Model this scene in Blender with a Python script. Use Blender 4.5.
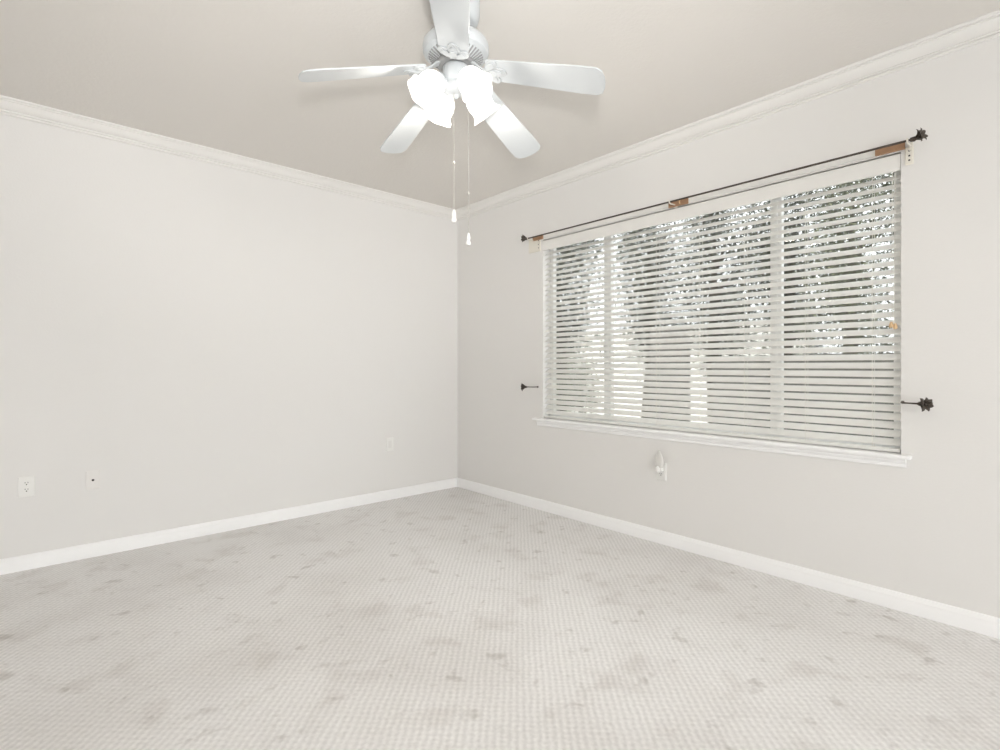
import bpy, bmesh, math, random
from mathutils import Vector, Matrix
random.seed(11)
PI = math.pi
sc = bpy.context.scene
C = bpy.context.collection
for o in list(bpy.data.objects):
    bpy.data.objects.remove(o)

# ------------------------------------------------------------------ camera
YAW = math.radians(47.938)
cd = bpy.data.cameras.new('camera')
cam = bpy.data.objects.new('camera', cd); C.objects.link(cam)
cam.location = (-3.1817, -4.1632, 1.198)
cam.rotation_euler = (PI/2, 0, YAW - PI/2)
cd.sensor_width = 36.0
cd.lens = 521.34/1000*36
cd.shift_y = -(375-366.74)/1000
cd.clip_start = 0.05
sc.camera = cam
# ------------------------------------------------------------------ world, light, exposure
w = bpy.data.worlds.new('daylight'); sc.world = w; w.use_nodes = True
wn = w.node_tree; wn.nodes.clear()
wo = wn.nodes.new('ShaderNodeOutputWorld'); wb = wn.nodes.new('ShaderNodeBackground')
wb.inputs[0].default_value = (0.97, 0.985, 1.0, 1); wb.inputs[1].default_value = 1.75
wn.links.new(wb.outputs[0], wo.inputs[0])
def lamp(name, typ, loc, energy, color, size):
    l = bpy.data.lights.new(name, typ); l.energy = energy; l.color = color; l.shadow_soft_size = size
    o = bpy.data.objects.new(name, l); C.objects.link(o); o.location = loc; return o
flash = lamp('camera_flash', 'SPOT', (-3.2, -4.25, 1.42), 82, (1.0, 0.985, 0.965), 0.07)   # the photographer's speedlight, head tilted up
flash.data.spot_size = math.radians(92); flash.data.spot_blend = 1.0
flash.rotation_euler = (PI/2 + math.radians(36), 0, YAW - PI/2 + math.radians(12))
sun = lamp('sun', 'SUN', (0, 0, 8), 6.0, (1.0, 0.97, 0.92), 0)
sun.data.angle = math.radians(1.0); sun.rotation_euler = (math.radians(-12), math.radians(-21), 0)
sc.view_settings.view_transform = 'Standard'
sc.view_settings.look = 'None'
sc.view_settings.gamma = 1.0
sc.view_settings.use_curve_mapping = False
sc.view_settings.exposure = 1.05
sc.cycles.max_bounces = 8
sc.cycles.diffuse_bounces = 6
sc.cycles.transparent_max_bounces = 12

# ------------------------------------------------------------------ helpers
class MB:
    """collects shapes, builds them as ONE mesh object"""
    def __init__(s): s.v = []; s.f = []; s.mi = []; s.m = 0; s.T = Matrix()
    def add(s, vs, fs):
        b = len(s.v); s.v += [s.T @ Vector(p) for p in vs]
        for f in fs: s.f.append([b+i for i in f]); s.mi.append(s.m)
    def box(s, a, b):
        x0,y0,z0 = [min(p,q) for p,q in zip(a,b)]; x1,y1,z1 = [max(p,q) for p,q in zip(a,b)]
        s.add([(x0,y0,z0),(x1,y0,z0),(x1,y1,z0),(x0,y1,z0),(x0,y0,z1),(x1,y0,z1),(x1,y1,z1),(x0,y1,z1)],
              [(0,3,2,1),(4,5,6,7),(0,1,5,4),(1,2,6,5),(2,3,7,6),(3,0,4,7)])
    def loft(s, rings, caps=True, closed=True):
        n = len(rings[0]); vs = [p for r in rings for p in r]; fs = []
        for k in range(len(rings)-1):
            for i in range(n if closed else n-1):
                j = (i+1) % n
                fs.append((k*n+i, k*n+j, (k+1)*n+j, (k+1)*n+i))
        if caps: fs.append(tuple(range(n))[::-1]); fs.append(tuple((len(rings)-1)*n+i for i in range(n)))
        s.add(vs, fs)
    def tube(s, pts, rad, n=10):
        pts = [Vector(p) for p in pts]
        if not isinstance(rad, (list, tuple)): rad = [rad]*len(pts)
        t0 = (pts[1]-pts[0]).normalized()
        u = t0.orthogonal().normalized(); rings = []
        for k, p in enumerate(pts):
            t = (pts[min(k+1, len(pts)-1)]-pts[max(k-1, 0)]).normalized()
            u = (u - t*u.dot(t)).normalized(); w_ = t.cross(u)
            rings.append([p + (u*math.cos(2*PI*i/n) + w_*math.sin(2*PI*i/n))*rad[k] for i in range(n)])
        s.loft(rings)
    def lathe(s, prof, n=40, caps=True):
        s.loft([[(r*math.cos(2*PI*i/n), r*math.sin(2*PI*i/n), z) for i in range(n)] for r, z in prof], caps)
    def prism(s, poly, z0, z1):
        s.loft([[(x, y, z0) for x, y in poly], [(x, y, z1) for x, y in poly]])
    def ball(s, c, r, sx=1, sy=1, sz=1, n=12):
        rings = []
        for k in range(1, n//2+1):
            a = -PI/2 + PI*k/(n//2+1)
            rings.append([(c[0]+r*sx*math.cos(a)*math.cos(2*PI*i/n), c[1]+r*sy*math.cos(a)*math.sin(2*PI*i/n), c[2]+r*sz*math.sin(a)) for i in range(n)])
        s.loft(rings)
    def build(s, name, mats, parent=None, smooth=False, bevel=0, solid=0, loc=None, angle=40):
        me = bpy.data.meshes.new(name); me.from_pydata(s.v, [], s.f); me.validate()
        bm = bmesh.new(); bm.from_mesh(me); bmesh.ops.recalc_face_normals(bm, faces=bm.faces); bm.to_mesh(me); bm.free()
        if not isinstance(mats, (list, tuple)): mats = [mats]
        for m in mats: me.materials.append(m)
        for p, i in zip(me.polygons, s.mi): p.material_index = i
        if smooth:
            for p in me.polygons: p.use_smooth = True
            me.set_sharp_from_angle(angle=math.radians(angle))
        o = bpy.data.objects.new(name, me); C.objects.link(o)
        if parent: o.parent = parent
        if loc: o.location = loc
        if solid:
            md = o.modifiers.new('thick', 'SOLIDIFY'); md.thickness = solid; md.offset = 0
        if bevel:
            md = o.modifiers.new('bevel', 'BEVEL'); md.width = bevel; md.segments = 2; md.limit_method = 'ANGLE'
        return o

def thing(name, label, cat, loc=(0,0,0), rz=0, group=None):
    o = bpy.data.objects.new(name, None); C.objects.link(o); o.empty_display_size = .1
    o.location = loc; o.rotation_euler = (0, 0, rz); o['label'] = label; o['category'] = cat
    if group: o['group'] = group
    return o
def tag(o, label, cat, group=None, kind=None):
    o['label'] = label; o['category'] = cat
    if group: o['group'] = group
    if kind: o['kind'] = kind
    return o
def struct(o, label=None, cat=None):
    o['kind'] = 'structure'
    if label: o['label'] = label
    if cat: o['category'] = cat
    return o

# ------------------------------------------------------------------ materials
def srgb(r, g, b):
    f = lambda c: c/12.92 if c <= .04045 else ((c+.055)/1.055)**2.4
    return (f(r/255), f(g/255), f(b/255), 1)
def mat(name, col, rough=.5, metal=0, bump=0, bscale=100, var=0, vscale=4, emit=0, ecol=None, spec=.5):
    m = bpy.data.materials.new(name); m.use_nodes = True
    nt = m.node_tree; p = nt.nodes['Principled BSDF']
    p.inputs['Base Color'].default_value = col; p.inputs['Roughness'].default_value = rough
    p.inputs['Metallic'].default_value = metal; p.inputs['Specular IOR Level'].default_value = spec
    tc = nt.nodes.new('ShaderNodeTexCoord')
    if var:
        n = nt.nodes.new('ShaderNodeTexNoise'); n.inputs['Scale'].default_value = vscale; n.inputs['Detail'].default_value = 4
        nt.links.new(tc.outputs['Object'], n.inputs['Vector'])
        mx = nt.nodes.new('ShaderNodeMix'); mx.data_type = 'RGBA'
        mx.inputs[6].default_value = tuple(c*(1-var) for c in col[:3])+(1,); mx.inputs[7].default_value = tuple(min(1, c*(1+var)) for c in col[:3])+(1,)
        nt.links.new(n.outputs['Fac'], mx.inputs[0]); nt.links.new(mx.outputs[2], p.inputs['Base Color'])
    if bump:
        n2 = nt.nodes.new('ShaderNodeTexNoise'); n2.inputs['Scale'].default_value = bscale; n2.inputs['Detail'].default_value = 3
        nt.links.new(tc.outputs['Object'], n2.inputs['Vector'])
        b = nt.nodes.new('ShaderNodeBump'); b.inputs['Strength'].default_value = bump; b.inputs['Distance'].default_value = .004
        nt.links.new(n2.outputs['Fac'], b.inputs['Height']); nt.links.new(b.outputs['Normal'], p.inputs['Normal'])
    if emit:
        p.inputs['Emission Color'].default_value = ecol or col; p.inputs['Emission Strength'].default_value = emit
    return m
M = {}
M['wall'] = mat('wall_paint', (.81, .799, .780, 1), .85, bump=.12, bscale=90, spec=.2)
M['ceiling'] = mat('ceiling_paint', (.775, .748, .712, 1), .9, bump=.35, bscale=60, spec=.15)
M['trim'] = mat('white_trim_paint', (.955, .955, .955, 1), .4, spec=.4)
M['crown'] = mat('crown_paint', (.84, .825, .80, 1), .5, spec=.3)
M['vinyl'] = mat('white_vinyl', (.86, .86, .85, 1), .35)
M['slat'] = mat('blind_slat', (.83, .82, .79, 1), .4, var=.02, vscale=3, spec=.4)
M['cord'] = mat('cord', (.78, .76, .70, 1), .8)
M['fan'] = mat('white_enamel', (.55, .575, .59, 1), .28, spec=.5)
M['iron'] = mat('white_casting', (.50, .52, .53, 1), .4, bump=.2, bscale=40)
M['slot'] = mat('grey_slot', (.30, .30, .30, 1), .8)
M['shade'] = mat('frosted_glass_lit', (.95, .93, .9, 1), .4, emit=.65, ecol=(1, .975, .94, 1))
M['bulb'] = mat('bulb_lit', (1, .95, .88, 1), .4, emit=3, ecol=(1, .95, .88, 1))
M['brass'] = mat('chain_metal', (.52, .50, .46, 1), .4, metal=.6)
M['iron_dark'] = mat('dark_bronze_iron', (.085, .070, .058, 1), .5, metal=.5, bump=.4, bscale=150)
M['wood'] = mat('raw_wood', (.36, .21, .12, 1), .7, var=.25, vscale=25)
M['tan'] = mat('tan_bead_wood', (.72, .50, .28, 1), .5)
M['cream'] = mat('cream_metal', (.80, .77, .69, 1), .45)
M['plastic'] = mat('white_plastic', (.86, .855, .83, 1), .35)
M['almond'] = mat('almond_plastic', (.82, .80, .775, 1), .4)
M['dark'] = mat('dark_hole', (.05, .045, .04, 1), .7)
M['fence'] = mat('weathered_fence', (.085, .08, .072, 1), .85, var=.35, vscale=6)
M['stucco'] = mat('pale_stucco', (.93, .92, .89, 1), .9, bump=.3, bscale=30)
M['bark'] = mat('bark', (.11, .09, .07, 1), .9, var=.4, vscale=12, bump=.5, bscale=20)
M['soil'] = mat('garden_ground', (.16, .14, .11, 1), .95, var=.4, vscale=3)
def leafmat(name, a, b):
    m = bpy.data.materials.new(name); m.use_nodes = True; nt = m.node_tree; p = nt.nodes['Principled BSDF']
    g = nt.nodes.new('ShaderNodeNewGeometry'); mx = nt.nodes.new('ShaderNodeMix'); mx.data_type = 'RGBA'
    mx.inputs[6].default_value = a; mx.inputs[7].default_value = b
    nt.links.new(g.outputs['Random Per Island'], mx.inputs[0]); nt.links.new(mx.outputs[2], p.inputs['Base Color'])
    p.inputs['Roughness'].default_value = .55
    return m
M['leaf'] = leafmat('leaf_dark', (.03, .035, .024, 1), (.10, .105, .068, 1))
M['leaf2'] = leafmat('leaf_mid', (.05, .055, .036, 1), (.16, .17, .10, 1))
def glassmat():
    m = bpy.data.materials.new('window_glass'); m.use_nodes = True; nt = m.node_tree; nt.nodes.clear()
    o = nt.nodes.new('ShaderNodeOutputMaterial'); t = nt.nodes.new('ShaderNodeBsdfTransparent'); g = nt.nodes.new('ShaderNodeBsdfGlossy')
    t.inputs[0].default_value = (.75, .765, .76, 1); g.inputs['Roughness'].default_value = .02
    x = nt.nodes.new('ShaderNodeMixShader'); x.inputs[0].default_value = .06
    nt.links.new(t.outputs[0], x.inputs[1]); nt.links.new(g.outputs[0], x.inputs[2]); nt.links.new(x.outputs[0], o.inputs[0])
    return m
M['glass'] = glassmat()

def carpetmat():
    m = bpy.data.materials.new('loop_carpet'); m.use_nodes = True; nt = m.node_tree; p = nt.nodes['Principled BSDF']
    N = lambda t: nt.nodes.new(t); L = nt.links.new
    p.inputs['Roughness'].default_value = .95; p.inputs['Specular IOR Level'].default_value = .1
    tc = N('ShaderNodeTexCoord'); mp = N('ShaderNodeMapping')
    mp.inputs['Rotation'].default_value = (0, 0, -math.radians(46.0))
    L(tc.outputs['Object'], mp.inputs['Vector'])
    # small wobble so that the loops are not ruler straight
    nz = N('ShaderNodeTexNoise'); nz.inputs['Scale'].default_value = 14; L(tc.outputs['Object'], nz.inputs['Vector'])
    va = N('ShaderNodeVectorMath'); va.operation = 'MULTIPLY_ADD'; va.inputs[1].default_value = (.014, .014, 0)
    L(nz.outputs['Color'], va.inputs[0]); L(mp.outputs['Vector'], va.inputs[2])
    sp = N('ShaderNodeSeparateXYZ'); L(va.outputs[0], sp.inputs[0])
    def math_(op, a, b=None, c=None):
        n = N('ShaderNodeMath'); n.operation = op
        for i, q in enumerate((a, b, c)):
            if q is None: continue
            if isinstance(q, (int, float)): n.inputs[i].default_value = q
            else: L(q, n.inputs[i])
        return n.outputs[0]
    P = .0245
    sx = math_('SINE', math_('MULTIPLY', sp.outputs['X'], 2*PI/P)); sy = math_('SINE', math_('MULTIPLY', sp.outputs['Y'], 2*PI/P))
    rows = math_('MULTIPLY_ADD', sy, .165, .5)         # rows running along the mapped x direction
    cross = math_('MULTIPLY', sx, .07)
    h = math_('ADD', rows, cross)
    fine = N('ShaderNodeTexNoise'); fine.inputs['Scale'].default_value = 75; fine.inputs['Detail'].default_value = 3
    L(tc.outputs['Object'], fine.inputs['Vector'])
    h2 = math_('MULTIPLY_ADD', math_('SUBTRACT', fine.outputs['Fac'], .5), .9, h)
    r = N('ShaderNodeMapRange'); r.inputs[1].default_value = 0.0; r.inputs[2].default_value = 1.0
    L(h2, r.inputs[0])
    c1 = N('ShaderNodeMix'); c1.data_type = 'RGBA'
    c1.inputs[6].default_value = (.65, .642, .63, 1); c1.inputs[7].default_value = (.925, .916, .905, 1)
    L(r.outputs[0], c1.inputs[0])
    # broad worn areas and blotchy stains
    def stain(scale, lo, hi, detail=4, dist=0, seed=0):
        mm = N('ShaderNodeMapping'); mm.inputs['Location'].default_value = (seed, seed*1.7, 0); L(tc.outputs['Object'], mm.inputs['Vector'])
        n = N('ShaderNodeTexNoise'); n.inputs['Scale'].default_value = scale; n.inputs['Detail'].default_value = detail; n.inputs['Distortion'].default_value = dist
        L(mm.outputs[0], n.inputs['Vector'])
        q = N('ShaderNodeMapRange'); q.interpolation_type = 'SMOOTHSTEP'; q.inputs[1].default_value = lo; q.inputs[2].default_value = hi
        L(n.outputs['Fac'], q.inputs[0]); return q.outputs[0]
    def darken(prev, fac, amt, col):
        x = N('ShaderNodeMix'); x.data_type = 'RGBA'; x.blend_type = 'MULTIPLY'
        L(math_('MULTIPLY', fac, amt), x.inputs[0]); L(prev, x.inputs[6]); x.inputs[7].default_value = col
        return x.outputs[2]
    c = darken(c1.outputs[2], stain(1.3, .42, .72, 3), .55, (.83, .815, .80, 1))
    c = darken(c, stain(4.5, .53, .72, 4, .3, 3), .5, (.78, .755, .735, 1))
    c = darken(c, stain(10, .60, .74, 3, .3, 9), .65, (.70, .68, .66, 1))
    L(c, p.inputs['Base Color'])
    b = N('ShaderNodeBump'); b.inputs['Strength'].default_value = .3; b.inputs['Distance'].default_value = .005
    L(h2, b.inputs['Height']); L(b.outputs['Normal'], p.inputs['Normal'])
    return m
M['carpet'] = carpetmat()

# ------------------------------------------------------------------ room shell
H = 2.74
XL, YN = -6.2, -8.6          # how far the room is modelled
WT = .16                     # wall thickness
OY0, OY1, OZ0, OZ1 = -3.581, -1.173, .755, 2.256     # window opening in the right wall
b = MB(); b.box((XL, YN, -.05), (0, 0, 0)); struct(b.build('floor', M['carpet']))
b = MB(); b.box((XL, YN, H), (WT, WT, H+.1)); struct(b.build('ceiling', M['ceiling']))
b = MB(); b.box((XL, 0, -.05), (WT, WT, H)); struct(b.build('wall_left', M['wall']))
b = MB(); b.box((XL-.1, YN, -.05), (XL, WT, H)); struct(b.build('wall_rear', M['wall']))
b = MB()
b.box((0, YN, -.05), (WT, OY0, H)); b.box((0, OY1, -.05), (WT, 0, H))
b.box((0, OY0, -.05), (WT, OY1, OZ0)); b.box((0, OY0, OZ1), (WT, OY1, H))
struct(b.build('wall_right', M['wall']))
def run(prof, side):
    """sweep an (offset, z) profile along a wall with a mitre in the corner"""
    m = MB()
    if side == 'L': m.loft([[(XL, -o, z) for o, z in prof], [(-o, -o, z) for o, z in prof]])
    else: m.loft([[(-o, YN, z) for o, z in prof], [(-o, -o, z) for o, z in prof]])
    return m
base = [(0, 0), (.014, 0), (.014, .050), (.0125, .054), (.0125, .066), (.010, .071), (.008, .080), (.005, .085), (0, .088)]
crown = [(0, H-.084), (.006, H-.084), (.011, H-.081), (.012, H-.076), (.007, H-.073), (.007, H-.069), (.016, H-.068), (.018, H-.062), (.014, H-.058), (.024, H-.054), (.036, H-.044),
         (.046, H-.032), (.052, H-.020), (.060, H-.018), (.060, H-.012), (.071, H-.011), (.074, H-.006), (.074, H), (0, H)]
for s, nm in (('L', 'left'), ('R', 'right')):
    struct(run(base, s).build('baseboard_'+nm, M['trim'], smooth=True, angle=25))
for s, nm in (('L', 'trim_1'), ('R', 'trim_2')):
    struct(run(crown, s).build(nm, M['crown'], smooth=True, angle=25))
# window stool and apron
t = struct(thing('trim_3', 'white painted window stool and apron under the blind', 'window sill', (0, 0, .768)))
b = MB(); b.box((-.045, -3.626, -.018), (.0, -1.085, 0)); b.box((0, OY0+.001, -.012), (.085, OY1-.001, 0))
b.build('stool', M['trim'], t, bevel=.005)
b = MB()
ap = [(0, -.064), (.008, -.064), (.012, -.060), (.012, -.046), (.016, -.042), (.018, -.034), (.018, -.028), (.022, -.024), (.024, -.018), (0, -.018)]
b.loft([[(-o, -3.602, z) for o, z in ap], [(-o, -1.115, z) for o, z in ap]]); b.build('apron', M['trim'], t)
# window: vinyl frame, two mullions, three panes
t = struct(thing('window_1', 'three-panel white vinyl window behind the blind', 'window', (.10, 0, OZ0)))
b = MB(); hh = OZ1-OZ0
b.box((-.02, OY0, 0), (.022, OY1, .045)); b.box((-.02, OY0, hh-.045), (.022, OY1, hh))
b.box((-.02, OY0, .045), (.022, OY0+.045, hh-.045)); b.box((-.02, OY1-.045, .045), (.022, OY1, hh-.045))
b.build('window_frame', M['vinyl'], t, bevel=.004)
for y in (-1.765, -2.972):
    b = MB(); b.box((-.018, y-.032, .045), (.022, y+.032, hh-.045)); b.box((-.026, y-.012, .045), (-.018, y+.012, hh-.045))
    b.build('mullion', M['vinyl'], t, bevel=.004)
for y0, y1 in ((OY1-.045, -1.733), (-1.797, -2.940), (-3.004, OY0+.045)):
    b = MB(); b.box((.012, y0, .045), (.018, y1, hh-.045)); b.build('pane', M['glass'], t)

# ------------------------------------------------------------------ the blind
BX = .036
t = thing('venetian_blind', 'white wooden venetian blind with tilted slats filling the window', 'blind', (BX, -2.377, .768))
yb0, yb1 = OY0+.002+2.377, OY1-.003+2.377
b = MB()
vp = [(-.040, 1.400), (-.036, 1.397), (-.028, 1.397), (-.028, 1.480), (-.036, 1.480), (-.040, 1.476)]
b.loft([[(x, yb0, z) for x, z in vp], [(x, yb1, z) for x, z in vp]]); b.build('valance', M['slat'], t)
b = MB(); b.box((-.024, yb0+.004, 1.415), (.024, yb1-.004, 1.462)); b.build('headrail', M['vinyl'], t)
NS, PITCH, SW, TILT = 32, .0427, .0470, math.radians(38.5)
b = MB(); n = 6
up, dn = [], []
for i in range(n+1):
    u = -SW/2 + SW*i/n; cmb = .0016*(1-(2*u/SW)**2)
    up.append((u*math.cos(TILT)-(cmb+.0013)*math.sin(TILT), u*math.sin(TILT)+(cmb+.0013)*math.cos(TILT)))
    dn.append((u*math.cos(TILT)-(cmb-.0013)*math.sin(TILT), u*math.sin(TILT)+(cmb-.0013)*math.cos(TILT)))
sp = up + dn[::-1]
b.loft([[(x, yb0+.003, z) for x, z in sp], [(x, yb1-.003, z) for x, z in sp]])
slat = b.build('slat', M['slat'], t, smooth=True, angle=50)
slat.location = (0, 0, .052)
for k in range(1, NS):
    s2 = slat.copy(); C.objects.link(s2); s2.parent = t; s2.location = (0, 0, .052 + k*PITCH)
b = MB(); b.box((-.024, yb0+.003, .004), (.024, yb1-.003, .022)); b.build('bottom_rail', M['slat'], t, bevel=.004)
for y in (-1.265, -1.62, -2.224, -2.534, -2.818, -3.150, -3.460):
    yy = y+2.377; b = MB()
    for x in (-.0215, .0215):
        b.tube([(x, yy, .01), (x, yy, 1.42)], .0011, 5)
    b.build('ladder_cord', M['cord'], t)
b = MB(); y = -3.545+2.377
b.tube([(-.030, y, 1.41), (-.0305, y+.001, 1.0), (-.030, y, .63)], .0011, 6)
b.tube([(-.030, y-.012, 1.41), (-.0305, y-.010, 1.0), (-.030, y-.008, .63)], .0011, 6)
pc = b.build('pull_cord', M['cord'], t)
for dy, dz in ((0.004, .640), (-.012, .632)):
    b = MB(); b.T = Matrix.Translation((-.031, y+dy, dz))
    b.lathe([(.002, .014), (.005, .012), (.0085, .002), (.010, -.008), (.0085, -.014), (.003, -.016)], 14)
    bd = b.build('bead', M['tan'], pc, smooth=True); bd['label'] = 'tan wooden cord bead'

# ------------------------------------------------------------------ curtain rod and its white board
def lily(mb, axis, length, spread, petals=6, base=(0, 0, 0), seed=0):
    """an iron lily: pointed petals opening along the axis"""
    rnd = random.Random(seed); ax = Vector(axis).normalized(); u = ax.orthogonal().normalized(); v = ax.cross(u); o = Vector(base)
    for ring, (a0, k, ln, op) in enumerate(((0, petals, 1.0, 1.0), (PI/petals, petals//2, .75, 1.15))):
        for i in range(k):
            a = a0 + 2*PI*i/k + rnd.uniform(-.12, .12); d = u*math.cos(a) + v*math.sin(a); s_ = ax.cross(d)
            rings = []
            for j in range(7):
                q = j/6
                rad = spread*op*(.12 + .88*q**1.35); along = length*ln*(.05 + .95*math.sin(q*PI/2*.95))
                if q > .8: along -= length*.10*(q-.8)/.2
                wd = spread*.38*math.sin(PI*min(1, .12+.9*q))**.8 + .0006
                th = .0022
                p = o + ax*along + d*rad
                nrm = (d*.6 - ax*.8)
                rings.append([p - s_*wd, p + nrm*(-th - wd*.25), p + s_*wd, p + nrm*(th - wd*.1)])
            mb.loft(rings)
    mb.tube([o - ax*.004, o + ax*length*.35], [spread*.32, spread*.22], 10)
    mb.tube([o + ax*length*.2, o + ax*length*.75], [.003, .0045], 8)
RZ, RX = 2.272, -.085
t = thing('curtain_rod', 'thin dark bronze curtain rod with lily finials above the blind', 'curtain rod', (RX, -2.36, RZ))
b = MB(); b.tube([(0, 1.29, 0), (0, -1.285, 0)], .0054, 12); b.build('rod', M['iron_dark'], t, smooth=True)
for sgn, y in ((1, 1.285), (-1, -1.278)):
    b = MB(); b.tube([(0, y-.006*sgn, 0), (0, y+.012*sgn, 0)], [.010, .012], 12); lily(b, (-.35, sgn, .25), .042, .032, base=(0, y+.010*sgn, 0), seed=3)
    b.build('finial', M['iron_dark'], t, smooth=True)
for y in (-1.083+2.36, -2.384+2.36, -3.622+2.36):
    b = MB(); d = -RX
    b.box((d-.016, y-.008, -.026), (d-.001, y+.008, .012))
    b.tube([(d-.012, y, -.006), (.012, y, -.011), (.002, y, -.0105), (-.006, y, -.008), (-.010, y, 0), (-.008, y, .008)], .0042, 8)
    br = b.build('bracket', M['cream'], t, smooth=True); br['label'] = 'cream metal rod bracket'
t = thing('curtain_track', 'flat white board with brown wooden blocks fixed right above the blind', 'curtain track', (0, -2.36, 2.262))
b = MB(); b.box((-.012, -1.235, 0), (-.0005, 1.22, .030)); b.build('board', M['slat'], t, bevel=.001)
for y0, y1, z0, z1 in ((-1.075, -1.190, -.002, .031), (-2.338, -2.474, -.008, .029), (-3.480, -3.600, -.004, .034)):
    b = MB(); b.box((-.026, y0+2.36, z0), (-.012, y1+2.36, z1)); wb_ = b.build('wooden_block', M['wood'], t, bevel=.0015); wb_['label'] = 'brown wooden block'
b = MB(); b.tube([(-.026, -.062, .024), (-.034, -.062, .020), (-.034, -.062, .008), (-.027, -.062, .002)], .004, 8)
pg = b.build('clip', M['tan'], t, smooth=True); pg['label'] = 'pale wooden clip on the middle block'
for y0, y1, z0, z1 in ((-1.012, -1.150, -.095, .020), (-3.598, -3.632, -.082, .004)):
    b = MB(); b.box((-.010, y0+2.36, z0), (-.0005, y1+2.36, z1))
    pl = b.build('end_plate', M['cream'], t, bevel=.006); pl['label'] = 'cream end plate with screw holes'
    ym = (y1 if y0 > -2 else (y0+y1)/2)+2.36 + (.02 if y0 > -2 else 0)
    for k, zz in enumerate((.25, .5, .78)):
        b = MB(); b.T = Matrix.Translation((-.0105, ym, z0+(z1-z0)*zz)) @ Matrix.Rotation(PI/2, 4, 'Y')
        b.lathe([(.0045, 0), (.0045, .002), (.002, .0025)], 10); b.build('screw', M['dark'], pl)

# ------------------------------------------------------------------ curtain holdbacks
def holdback(y0, y1, z, label, seed):
    sg = 1 if y1 > y0 else -1
    t = thing('curtain_holdback', label, 'curtain holdback', (0, y0, z), 0, 'iron lily holdbacks beside the window')
    L = abs(y1-y0)
    b = MB(); b.T = Matrix.Rotation(-PI/2, 4, 'Y'); b.lathe([(.0075, 0), (.0075, .003), (.006, .006), (.0045, .010)], 16)
    b.build('wall_plate', M['iron_dark'], t, smooth=True)
    b = MB(); b.tube([(-.006, 0, 0), (-.040, sg*.002, 0), (-.056, sg*.012, 0), (-.060, sg*.03, 0), (-.060, sg*(L-.030), -.001)], [.0045, .0042, .0040, .0036, .0046], 10)
    b.tube([(-.060, sg*(L-.034), -.001), (-.060, sg*(L-.018), -.001)], [.006, .0075], 10)
    b.build('arm', M['iron_dark'], t, smooth=True)
    b = MB(); lily(b, (-.75, sg, 0), .040, .034, base=(-.060, sg*(L-.022), -.001), seed=seed)
    b.build('flower', M['iron_dark'], t, smooth=True)
holdback(-3.588, -3.688, 1.024, 'dark iron lily holdback right of the blind, largest of the two', 5)
holdback(-1.115, -1.008, 1.028, 'small dark iron lily holdback on the wall left of the blind', 8)

# ------------------------------------------------------------------ wall plates
def plate_mesh(w, h, d=.006):
    m = MB(); m.T = Matrix()
    a, c = w/2, h/2; e = .004
    r0 = [(-a, 0, -c), (a, 0, -c), (a, 0, c), (-a, 0, c)]
    r1 = [(-a, -d*.5, -c), (a, -d*.5, -c), (a, -d*.5, c), (-a, -d*.5, c)]
    r2 = [(-a+e, -d, -c+e), (a-e, -d, -c+e), (a-e, -d, c-e), (-a+e, -d, c-e)]
    m.loft([r0, r1, r2]); return m
def receptacles(t, kinds=(1, -1)):
    for s in kinds:
        b = MB(); pts = []
        for k in range(20):
            a = 2*PI*k/20; pts.append((.0175*math.cos(a), max(-.0135, min(.0135, .0175*math.sin(a)))))
        b.loft([[(x, -.006, z) for x, z in pts], [(x*.97, -.0085, z*.97) for x, z in pts]])
        r = b.build('receptacle', M['plastic'], t, loc=(0, 0, s*.0195))
        b = MB()
        b.box((-.0075, -.0092, .001), (-.0050, -.008, .009)); b.box((.0050, -.0092, .001), (.0075, -.008, .008))
        b.T = Matrix.Translation((0, -.008, -.0065)) @ Matrix.Rotation(PI/2, 4, 'X'); b.lathe([(.0032, 0), (.0032, .0012)], 10)
        b.build('slot', M['dark'], r)
    b = MB(); b.T = Matrix.Translation((0, -.006, 0)) @ Matrix.Rotation(PI/2, 4, 'X'); b.lathe([(.003, 0), (.003, .001), (.001, .0016)], 10)
    b.build('screw', M['plastic'], t)
t = thing('electrical_outlet', 'white duplex outlet plate low on the left wall, farthest left', 'outlet', (-3.195, 0, .490))
plate_mesh(.074, .120).build('cover_plate', M['plastic'], t); receptacles(t)
t = thing('coax_plate', 'white cable jack plate with one dark center socket', 'cable jack', (-2.885, 0, .484))
plate_mesh(.072, .118).build('cover_plate', M['almond'], t)
b = MB(); b.T = Matrix.Translation((0, -.006, 0)) @ Matrix.Rotation(PI/2, 4, 'X'); b.lathe([(.0075, 0), (.0075, .004), (.0055, .005), (.0055, .012)], 6)
b.build('jack', M['dark'], t)
t = thing('switch_plate', 'narrow white wall plate on the left wall near the corner', 'wall plate', (-.769, 0, .498))
plate_mesh(.074, .120, .009).build('cover_plate', M['plastic'], t)
b = MB(); b.box((-.0165, -.0105, -.033), (.0165, -.005, .033)); b.build('insert', M['wall'], t, bevel=.001)
t = thing('electrical_outlet', 'white outlet plate holding the night light under the window', 'outlet', (0, -2.272, .490), -PI/2)
plate_mesh(.074, .122).build('cover_plate', M['plastic'], t); receptacles(t)
t = thing('night_light', 'small plug-in night light with pointed flame-shaped cover under the window', 'night light', (-.009, -2.272, .5095), -PI/2)
b = MB(); b.box((-.024, -.030, -.014), (.024, 0, .016)); b.box((-.013, -.040, -.020), (.013, -.026, .010))
b.build('plug_body', M['plastic'], t, bevel=.004)
M['nl'] = mat('night_light_cover', (.70, .69, .66, 1), .25, spec=.6)
b = MB(); rings = []
for k in range(9):
    q = k/8; wd = .036*math.cos(q*PI/2)**.8*(.75+.5*q*(1-q)*2) + .001; z = .010 + .118*q
    rings.append([(wd*math.cos(a), -.020 - .016*math.sin(a)*(1-q*.8), z) for a in [2*PI*i/16 for i in range(16)]])
b.loft(rings); b.build('flame_cover', M['nl'], t, smooth=True)
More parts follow.
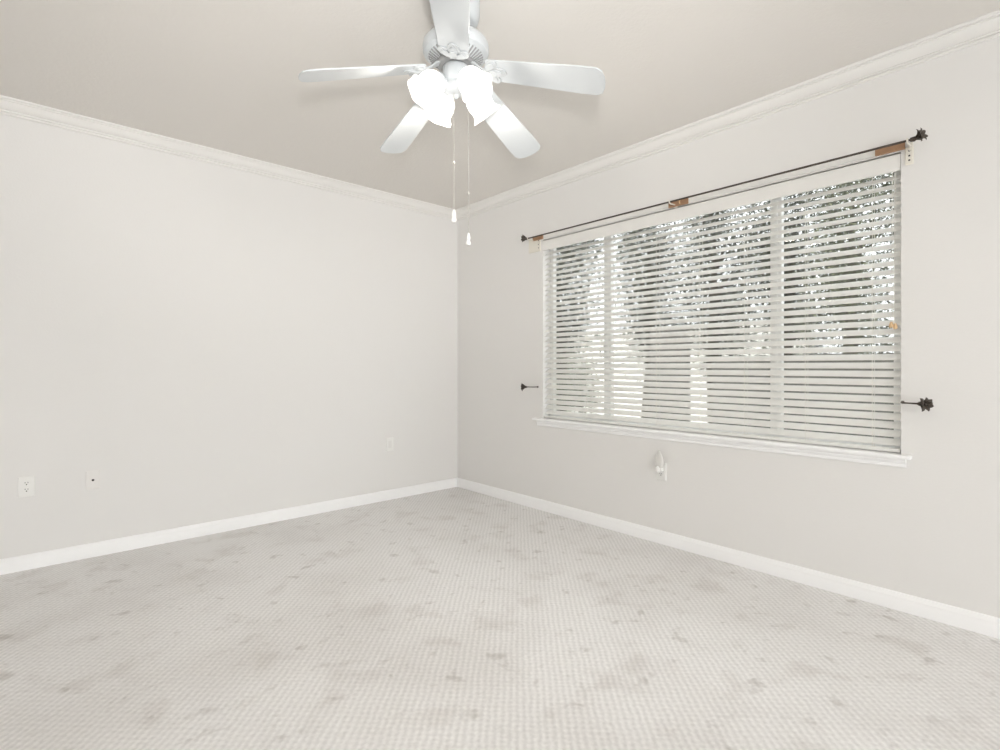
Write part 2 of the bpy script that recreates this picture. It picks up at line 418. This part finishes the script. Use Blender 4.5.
b = MB(); b.T = Matrix.Translation((0, -.040, -.014)); b.lathe([(.005, -.008), (.009, -.004), (.010, .010), (.009, .028), (.004, .034)], 14)
b.build('bulb', M['plastic'], t, smooth=True)

# ------------------------------------------------------------------ ceiling fan
V = Vector((math.cos(YAW), math.sin(YAW), 0)); R = Vector((math.sin(YAW), -math.cos(YAW), 0))
FD = 2.2
fc = Vector((cam.location.x, cam.location.y, 0)) + V*FD + R*(-.186)
t = thing('ceiling_fan', 'white five-blade ceiling fan with four lit frosted shades and pull chains', 'ceiling fan', (fc.x, fc.y, H))
def Z(z): return z-H
b = MB(); b.lathe([(.100, 0), (.102, -.006), (.101, -.060), (.094, -.085), (.075, -.100)], 40); b.build('canopy', M['fan'], t, smooth=True)
b = MB(); b.lathe([(.055, Z(2.65)), (.052, Z(2.57))], 32); b.build('neck', M['fan'], t, smooth=True)
b = MB()
b.lathe([(.050, Z(2.577)), (.106, Z(2.575)), (.126, Z(2.567)), (.137, Z(2.554)), (.1395, Z(2.540)), (.1395, Z(2.523)), (.134, Z(2.512)), (.122, Z(2.507)), (.068, Z(2.477)), (.060, Z(2.474))], 56)
mh = b.build('motor_housing', M['fan'], t, smooth=True)
for k in range(40):
    a = 2*PI*k/40; b = MB()
    b.T = Matrix.Rotation(a, 4, 'Z') @ Matrix.Translation((.095, 0, Z(2.492))) @ Matrix.Rotation(-math.atan2(.030, .054), 4, 'Y')
    b.box((-.022, -.0032, -.0025), (.022, .0032, .0035)); b.build('vent_slot', M['slot'], mh)
b = MB(); b.lathe([(.045, Z(2.482)), (.078, Z(2.480)), (.080, Z(2.470)), (.078, Z(2.462)), (.045, Z(2.460))], 40); b.build('flywheel', M['slot'], t, smooth=True)
b = MB(); b.lathe([(.050, Z(2.462)), (.056, Z(2.455)), (.058, Z(2.410)), (.052, Z(2.392)), (.035, Z(2.382)), (.012, Z(2.378))], 36)
b.build('switch_housing', M['fan'], t, smooth=True)
# blades: azimuths measured from the direction towards the camera, each with its own sag
AZ0 = math.atan2(-V.y, -V.x) + math.radians(2.0)
def petal_poly(cx, cy, ln, wd, ang):
    pts = []
    for k in range(16):
        q = k/16*2*PI; x = ln/2*(1-math.cos(q)); y = wd/2*math.sin(q)*(.55+.45*math.sin(q/2))
        pts.append((cx + x*math.cos(ang) - y*math.sin(ang), cy + x*math.sin(ang) + y*math.cos(ang)))
    return pts
sags = [0.5, 14.5, 15.0, 15.0, 14.5]
R0, R1 = .150, .610
for k in range(5):
    a = AZ0 + k*2*PI/5
    outline = [(0, -.050), (.012, -.058), (.40, -.075), (.462, -.074), (.484, -.060), (.494, -.030), (.496, 0), (.494, .030), (.484, .060), (.462, .074), (.40, .075), (.012, .058), (0, .050)]
    b = MB(); b.prism(outline, -.003, .003)
    T = Matrix.Rotation(a, 4, 'Z') @ Matrix.Translation((R0-.01, 0, Z(2.428))) @ Matrix.Rotation(math.radians(sags[k]), 4, 'Y') @ Matrix.Rotation(math.radians(-12), 4, 'X')
    bl = b.build('blade', M['fan'], t, bevel=.002); bl.matrix_local = T
    b = MB()
    # three-lobed casting under the blade root, raised veins, and the arm to the motor
    for cx, ang, ln, wd in ((-.012, 0, .098, .058), (-.006, .85, .078, .050), (-.006, -.85, .078, .050)):
        pp = petal_poly(cx, 0, ln, wd, ang); b.prism(pp, -.0085, -.0030)
        mid = [(cx + .50*ln*math.cos(ang), .50*ln*math.sin(ang))][0]
        q2 = [(mid[0] + (x-mid[0])*.62, mid[1] + (y-mid[1])*.62) for x, y in pp]; b.prism(q2, -.0125, -.0085)
    ring = [(.030+.017*math.cos(i*PI/8), .017*math.sin(i*PI/8)) for i in range(16)]; b.prism(ring, -.016, -.010)
    iron = b.build('blade_iron', M['iron'], bl, bevel=.0012); iron['label'] = 'leaf-shaped white casting'
    b = MB(); st = []
    Ti = T.inverted() @ Matrix.Rotation(a, 4, 'Z')
    for (r_, z_) in ((.070, 2.466), (.088, 2.458), (.106, 2.440), (.124, 2.428), (.150, 2.422)):
        c_ = Ti @ Vector((r_, 0, Z(z_))); wv = (Ti.to_3x3() @ Vector((0, 1, 0)))*.017; hv = (Ti.to_3x3() @ Vector((0, 0, 1)))*.004
        st.append([c_-wv-hv, c_+wv-hv, c_+wv*.9+hv, c_-wv*.9+hv])
    b.loft(st); b.build('blade_arm', M['iron'], bl)
# light kit
b = MB(); b.lathe([(.034, Z(2.392)), (.046, Z(2.384)), (.048, Z(2.366)), (.036, Z(2.350)), (.014, Z(2.342)), (.008, Z(2.330)), (.003, Z(2.326))], 32)
b.build('light_fitter', M['fan'], t, smooth=True)
sh0 = None
for k in range(4):
    a = AZ0 + math.radians(-11 + 45 + 90*k)
    ax = Vector((math.cos(a), math.sin(a), 0)); dirn = (ax*math.sin(math.radians(44)) + Vector((0, 0, -math.cos(math.radians(44))))).normalized()
    neck = ax*.076 + Vector((0, 0, Z(2.392)))
    b = MB(); b.tube([ax*.036 + Vector((0, 0, Z(2.368))), ax*.056 + Vector((0, 0, Z(2.392))), ax*.070 + Vector((0, 0, Z(2.398))), neck], .010, 10)
    rot = dirn.to_track_quat('Z', 'Y').to_matrix().to_4x4()
    b.T = Matrix.Translation(neck) @ rot; b.lathe([(.010, -.010), (.024, -.004), (.027, .004), (.027, .016), (.022, .018)], 24)
    b.build('lamp_arm', M['fan'], t, smooth=True)
    b = MB(); n = 36; outer = [(.021, .008), (.030, .013), (.041, .024), (.050, .042), (.0525, .060), (.050, .078), (.049, .094), (.055, .108), (.064, .119)]
    rr = []
    for i, (r_, z_) in enumerate(outer):
        fl = .06*max(0, (i-6)/2)
        rr.append([(r_*(1+fl*math.cos(6*2*PI*j/n))*math.cos(2*PI*j/n), r_*(1+fl*math.cos(6*2*PI*j/n))*math.sin(2*PI*j/n), z_) for j in range(n)])
    rr = [[(x*1.06, y*1.06, z*1.04) for x, y, z in q] for q in rr]
    b.loft(rr, caps=False)
    s_ = b.build('lamp_shade', M['shade'], t, smooth=True, solid=.003); s_.matrix_local = Matrix.Translation(neck) @ rot
    b = MB(); b.lathe([(.010, .012), (.012, .020), (.020, .040), (.0225, .058), (.017, .074), (.006, .081)], 20)
    b.build('bulb', M['bulb'], s_, smooth=True)
    gl = lamp('bulb_light', 'POINT', (0, 0, .105), 2.0, (1.0, .95, .88), .02); gl.parent = s_
# pull chains
for lat, dep, z0, z1, zc in ((-.0085+.002, -.02, 2.36, 1.850, 2.05), (.053, 0, 2.36, 1.758, 1.93)):
    off = R*lat + V*dep
    b = MB(); x, y = off.x, off.y
    b.tube([(x*.6, y*.6, Z(z0+.02)), (x, y, Z(z0-.02)), (x, y, Z(z1))], .0011, 6)
    zz = z0-.02
    while zz > z1:
        b.ball((x, y, Z(zz)), .0019, n=6); zz -= .006
    b.ball((x, y, Z(zc)), .005, sz=1.4, n=8)
    ch = b.build('pull_chain', M['brass'], t, smooth=True)
    b = MB(); b.T = Matrix.Translation((x, y, Z(z1)))
    b.lathe([(.002, .004), (.005, 0), (.0075, -.012), (.0085, -.024), (.0065, -.027), (.0065, -.029), (.010, -.034), (.011, -.042), (.009, -.047), (.003, -.049)], 16)
    fb = b.build('fob', M['plastic'], ch, smooth=True); fb['label'] = 'white bell-shaped chain fob'

# ------------------------------------------------------------------ outside the window
GZ = -.20
b = MB(); b.box((WT+.02, -9, GZ-.1), (16, 12, GZ)); g_ = b.build('ground', M['soil']); struct(g_)
def foliage(mb, c, rad, n, size, seed, hollow=.35):
    rnd = random.Random(seed)
    clumps = []
    for _ in range(60):
        v = Vector((rnd.gauss(0, 1), rnd.gauss(0, 1), rnd.gauss(0, 1))).normalized()*rnd.uniform(hollow, 1)
        clumps.append(Vector((v.x*rad[0], v.y*rad[1], v.z*rad[2])))
    for _ in range(n):
        cl = rnd.choice(clumps); q = Vector((rnd.gauss(0, .2)*rad[0], rnd.gauss(0, .2)*rad[1], rnd.gauss(0, .15)*rad[2]))
        p = Vector(c) + cl + q
        if p.z < GZ+.02 or abs(p.x-c[0]) > rad[0]*1.1 or abs(p.y-c[1]) > rad[1]*1.06: continue
        l = size*rnd.uniform(.6, 1.3); wd = l*rnd.uniform(.28, .42)
        d = Vector((rnd.gauss(0, 1), rnd.gauss(0, 1), rnd.gauss(-.3, .8))).normalized(); s_ = d.orthogonal().normalized()
        s_ = (Matrix.Rotation(rnd.uniform(0, 2*PI), 3, d) @ s_); nn = d.cross(s_)*wd*.35
        mb.add([p - d*l/2, p + s_*wd/2 + nn, p + d*l/2, p - s_*wd/2 + nn], [(0, 1, 2), (0, 2, 3)])
def tree(name, x, y, h, rad, n, size, lm, label, seed, cat='tree', group=None, cz=None):
    t = thing(name, label, cat, (x, y, GZ), 0, group); rnd = random.Random(seed)
    b = MB()
    top = h*.75
    b.tube([(0, 0, 0), (rnd.uniform(-.08, .08), rnd.uniform(-.08, .08), top*.4), (rnd.uniform(-.15, .15), rnd.uniform(-.15, .15), top)], [.03+h*.022, .02+h*.016, .02], 10)
    for k in range(7):
        a = rnd.uniform(0, 2*PI); z = top*rnd.uniform(.35, .95)
        e = Vector((math.cos(a)*rad[0]*.8, math.sin(a)*rad[1]*.8, z+rnd.uniform(.2, .6)*rad[2]))
        b.tube([(0, 0, z), (e.x*.5, e.y*.5, z+(e.z-z)*.4), e], [.012+h*.006, .010, .005], 6)
    b.build('trunk' if cat == 'tree' else 'stem', M['bark'], t)
    b = MB(); foliage(b, (x, y, GZ + (cz or h*.62)), rad, n, size, seed)
    o = b.build('foliage', lm, t)
    o.data.transform(Matrix.Translation((-x, -y, -GZ)))
    return t
trees = [(4.2, 4.1, 'leaf', 'dark green tree farthest left outside the window'),
         (4.4, 2.5, 'leaf', 'dark green tree seen through the left pane'),
         (5.3, 1.18, 'leaf', 'dark leafy tree right of the left mullion'),
         (5.7, .05, 'leaf', 'dark leafy tree seen through the middle pane'),
         (5.9, -1.0, 'leaf', 'dark leafy tree behind the right mullion'),
         (5.5, -2.0, 'leaf2', 'leafy tree seen through the right pane'),
         (6.7, -3.3, 'leaf', 'dark tree farthest right outside the window')]
for i, (x, y, lm, lab) in enumerate(trees):
    left = i < 2
    tree('garden_tree', x, y, 5.0, (.85, .64 if not left else .85, 2.3), 18000 if not left else 21000, .062, M[lm], lab, 40+i, group='trees outside the window', cz=3.1)
shr = [(4.03, 1.80, 1.6, (.38, .40, .62), 3200, 'low dark shrub outside the bottom of the left pane')]
for i, (x, y, h, rad, n, lab) in enumerate(shr):
    tree('garden_shrub', x, y, h, rad, n, .06, M['leaf2'], lab, 70+i, cat='shrub')
def fence(y0, y1, x, top, label):
    t = thing('board_fence', label, 'fence', (x, (y0+y1)/2, GZ), 0, 'dark fence runs in the garden')
    b = MB(); L = abs(y1-y0); n = max(2, round(L/.14)); wd = L/n
    for k in range(n):
        yy = -L/2 + k*wd
        b.box((-.011, yy+.0005, .03), (.011, yy+wd-.0005, top-GZ+random.uniform(-.008, .008)))
    b.build('boards', M['fence'], t)
    for z in (.3, top-GZ-.25):
        b = MB(); b.box((.012, -L/2, z), (.05, L/2, z+.09)); b.build('rail', M['fence'], t)
fence(-.985, -4.8, 3.4, 1.335, 'dark weathered board fence outside the right part of the window')
fence(-.07, -.678, 3.4, 1.75, 'short tall section of dark board fence outside the middle pane')
b = MB(); b.box((-.1, -3.6, 0), (.1, 5.4, 2.1-GZ)); b.box((-.14, -3.6, 2.1-GZ), (.14, 5.4, 2.18-GZ))
tag(b.build('garden_wall', M['stucco'], loc=(9.2, 3.2, GZ)), 'pale stucco garden wall glowing behind the trees', 'wall')
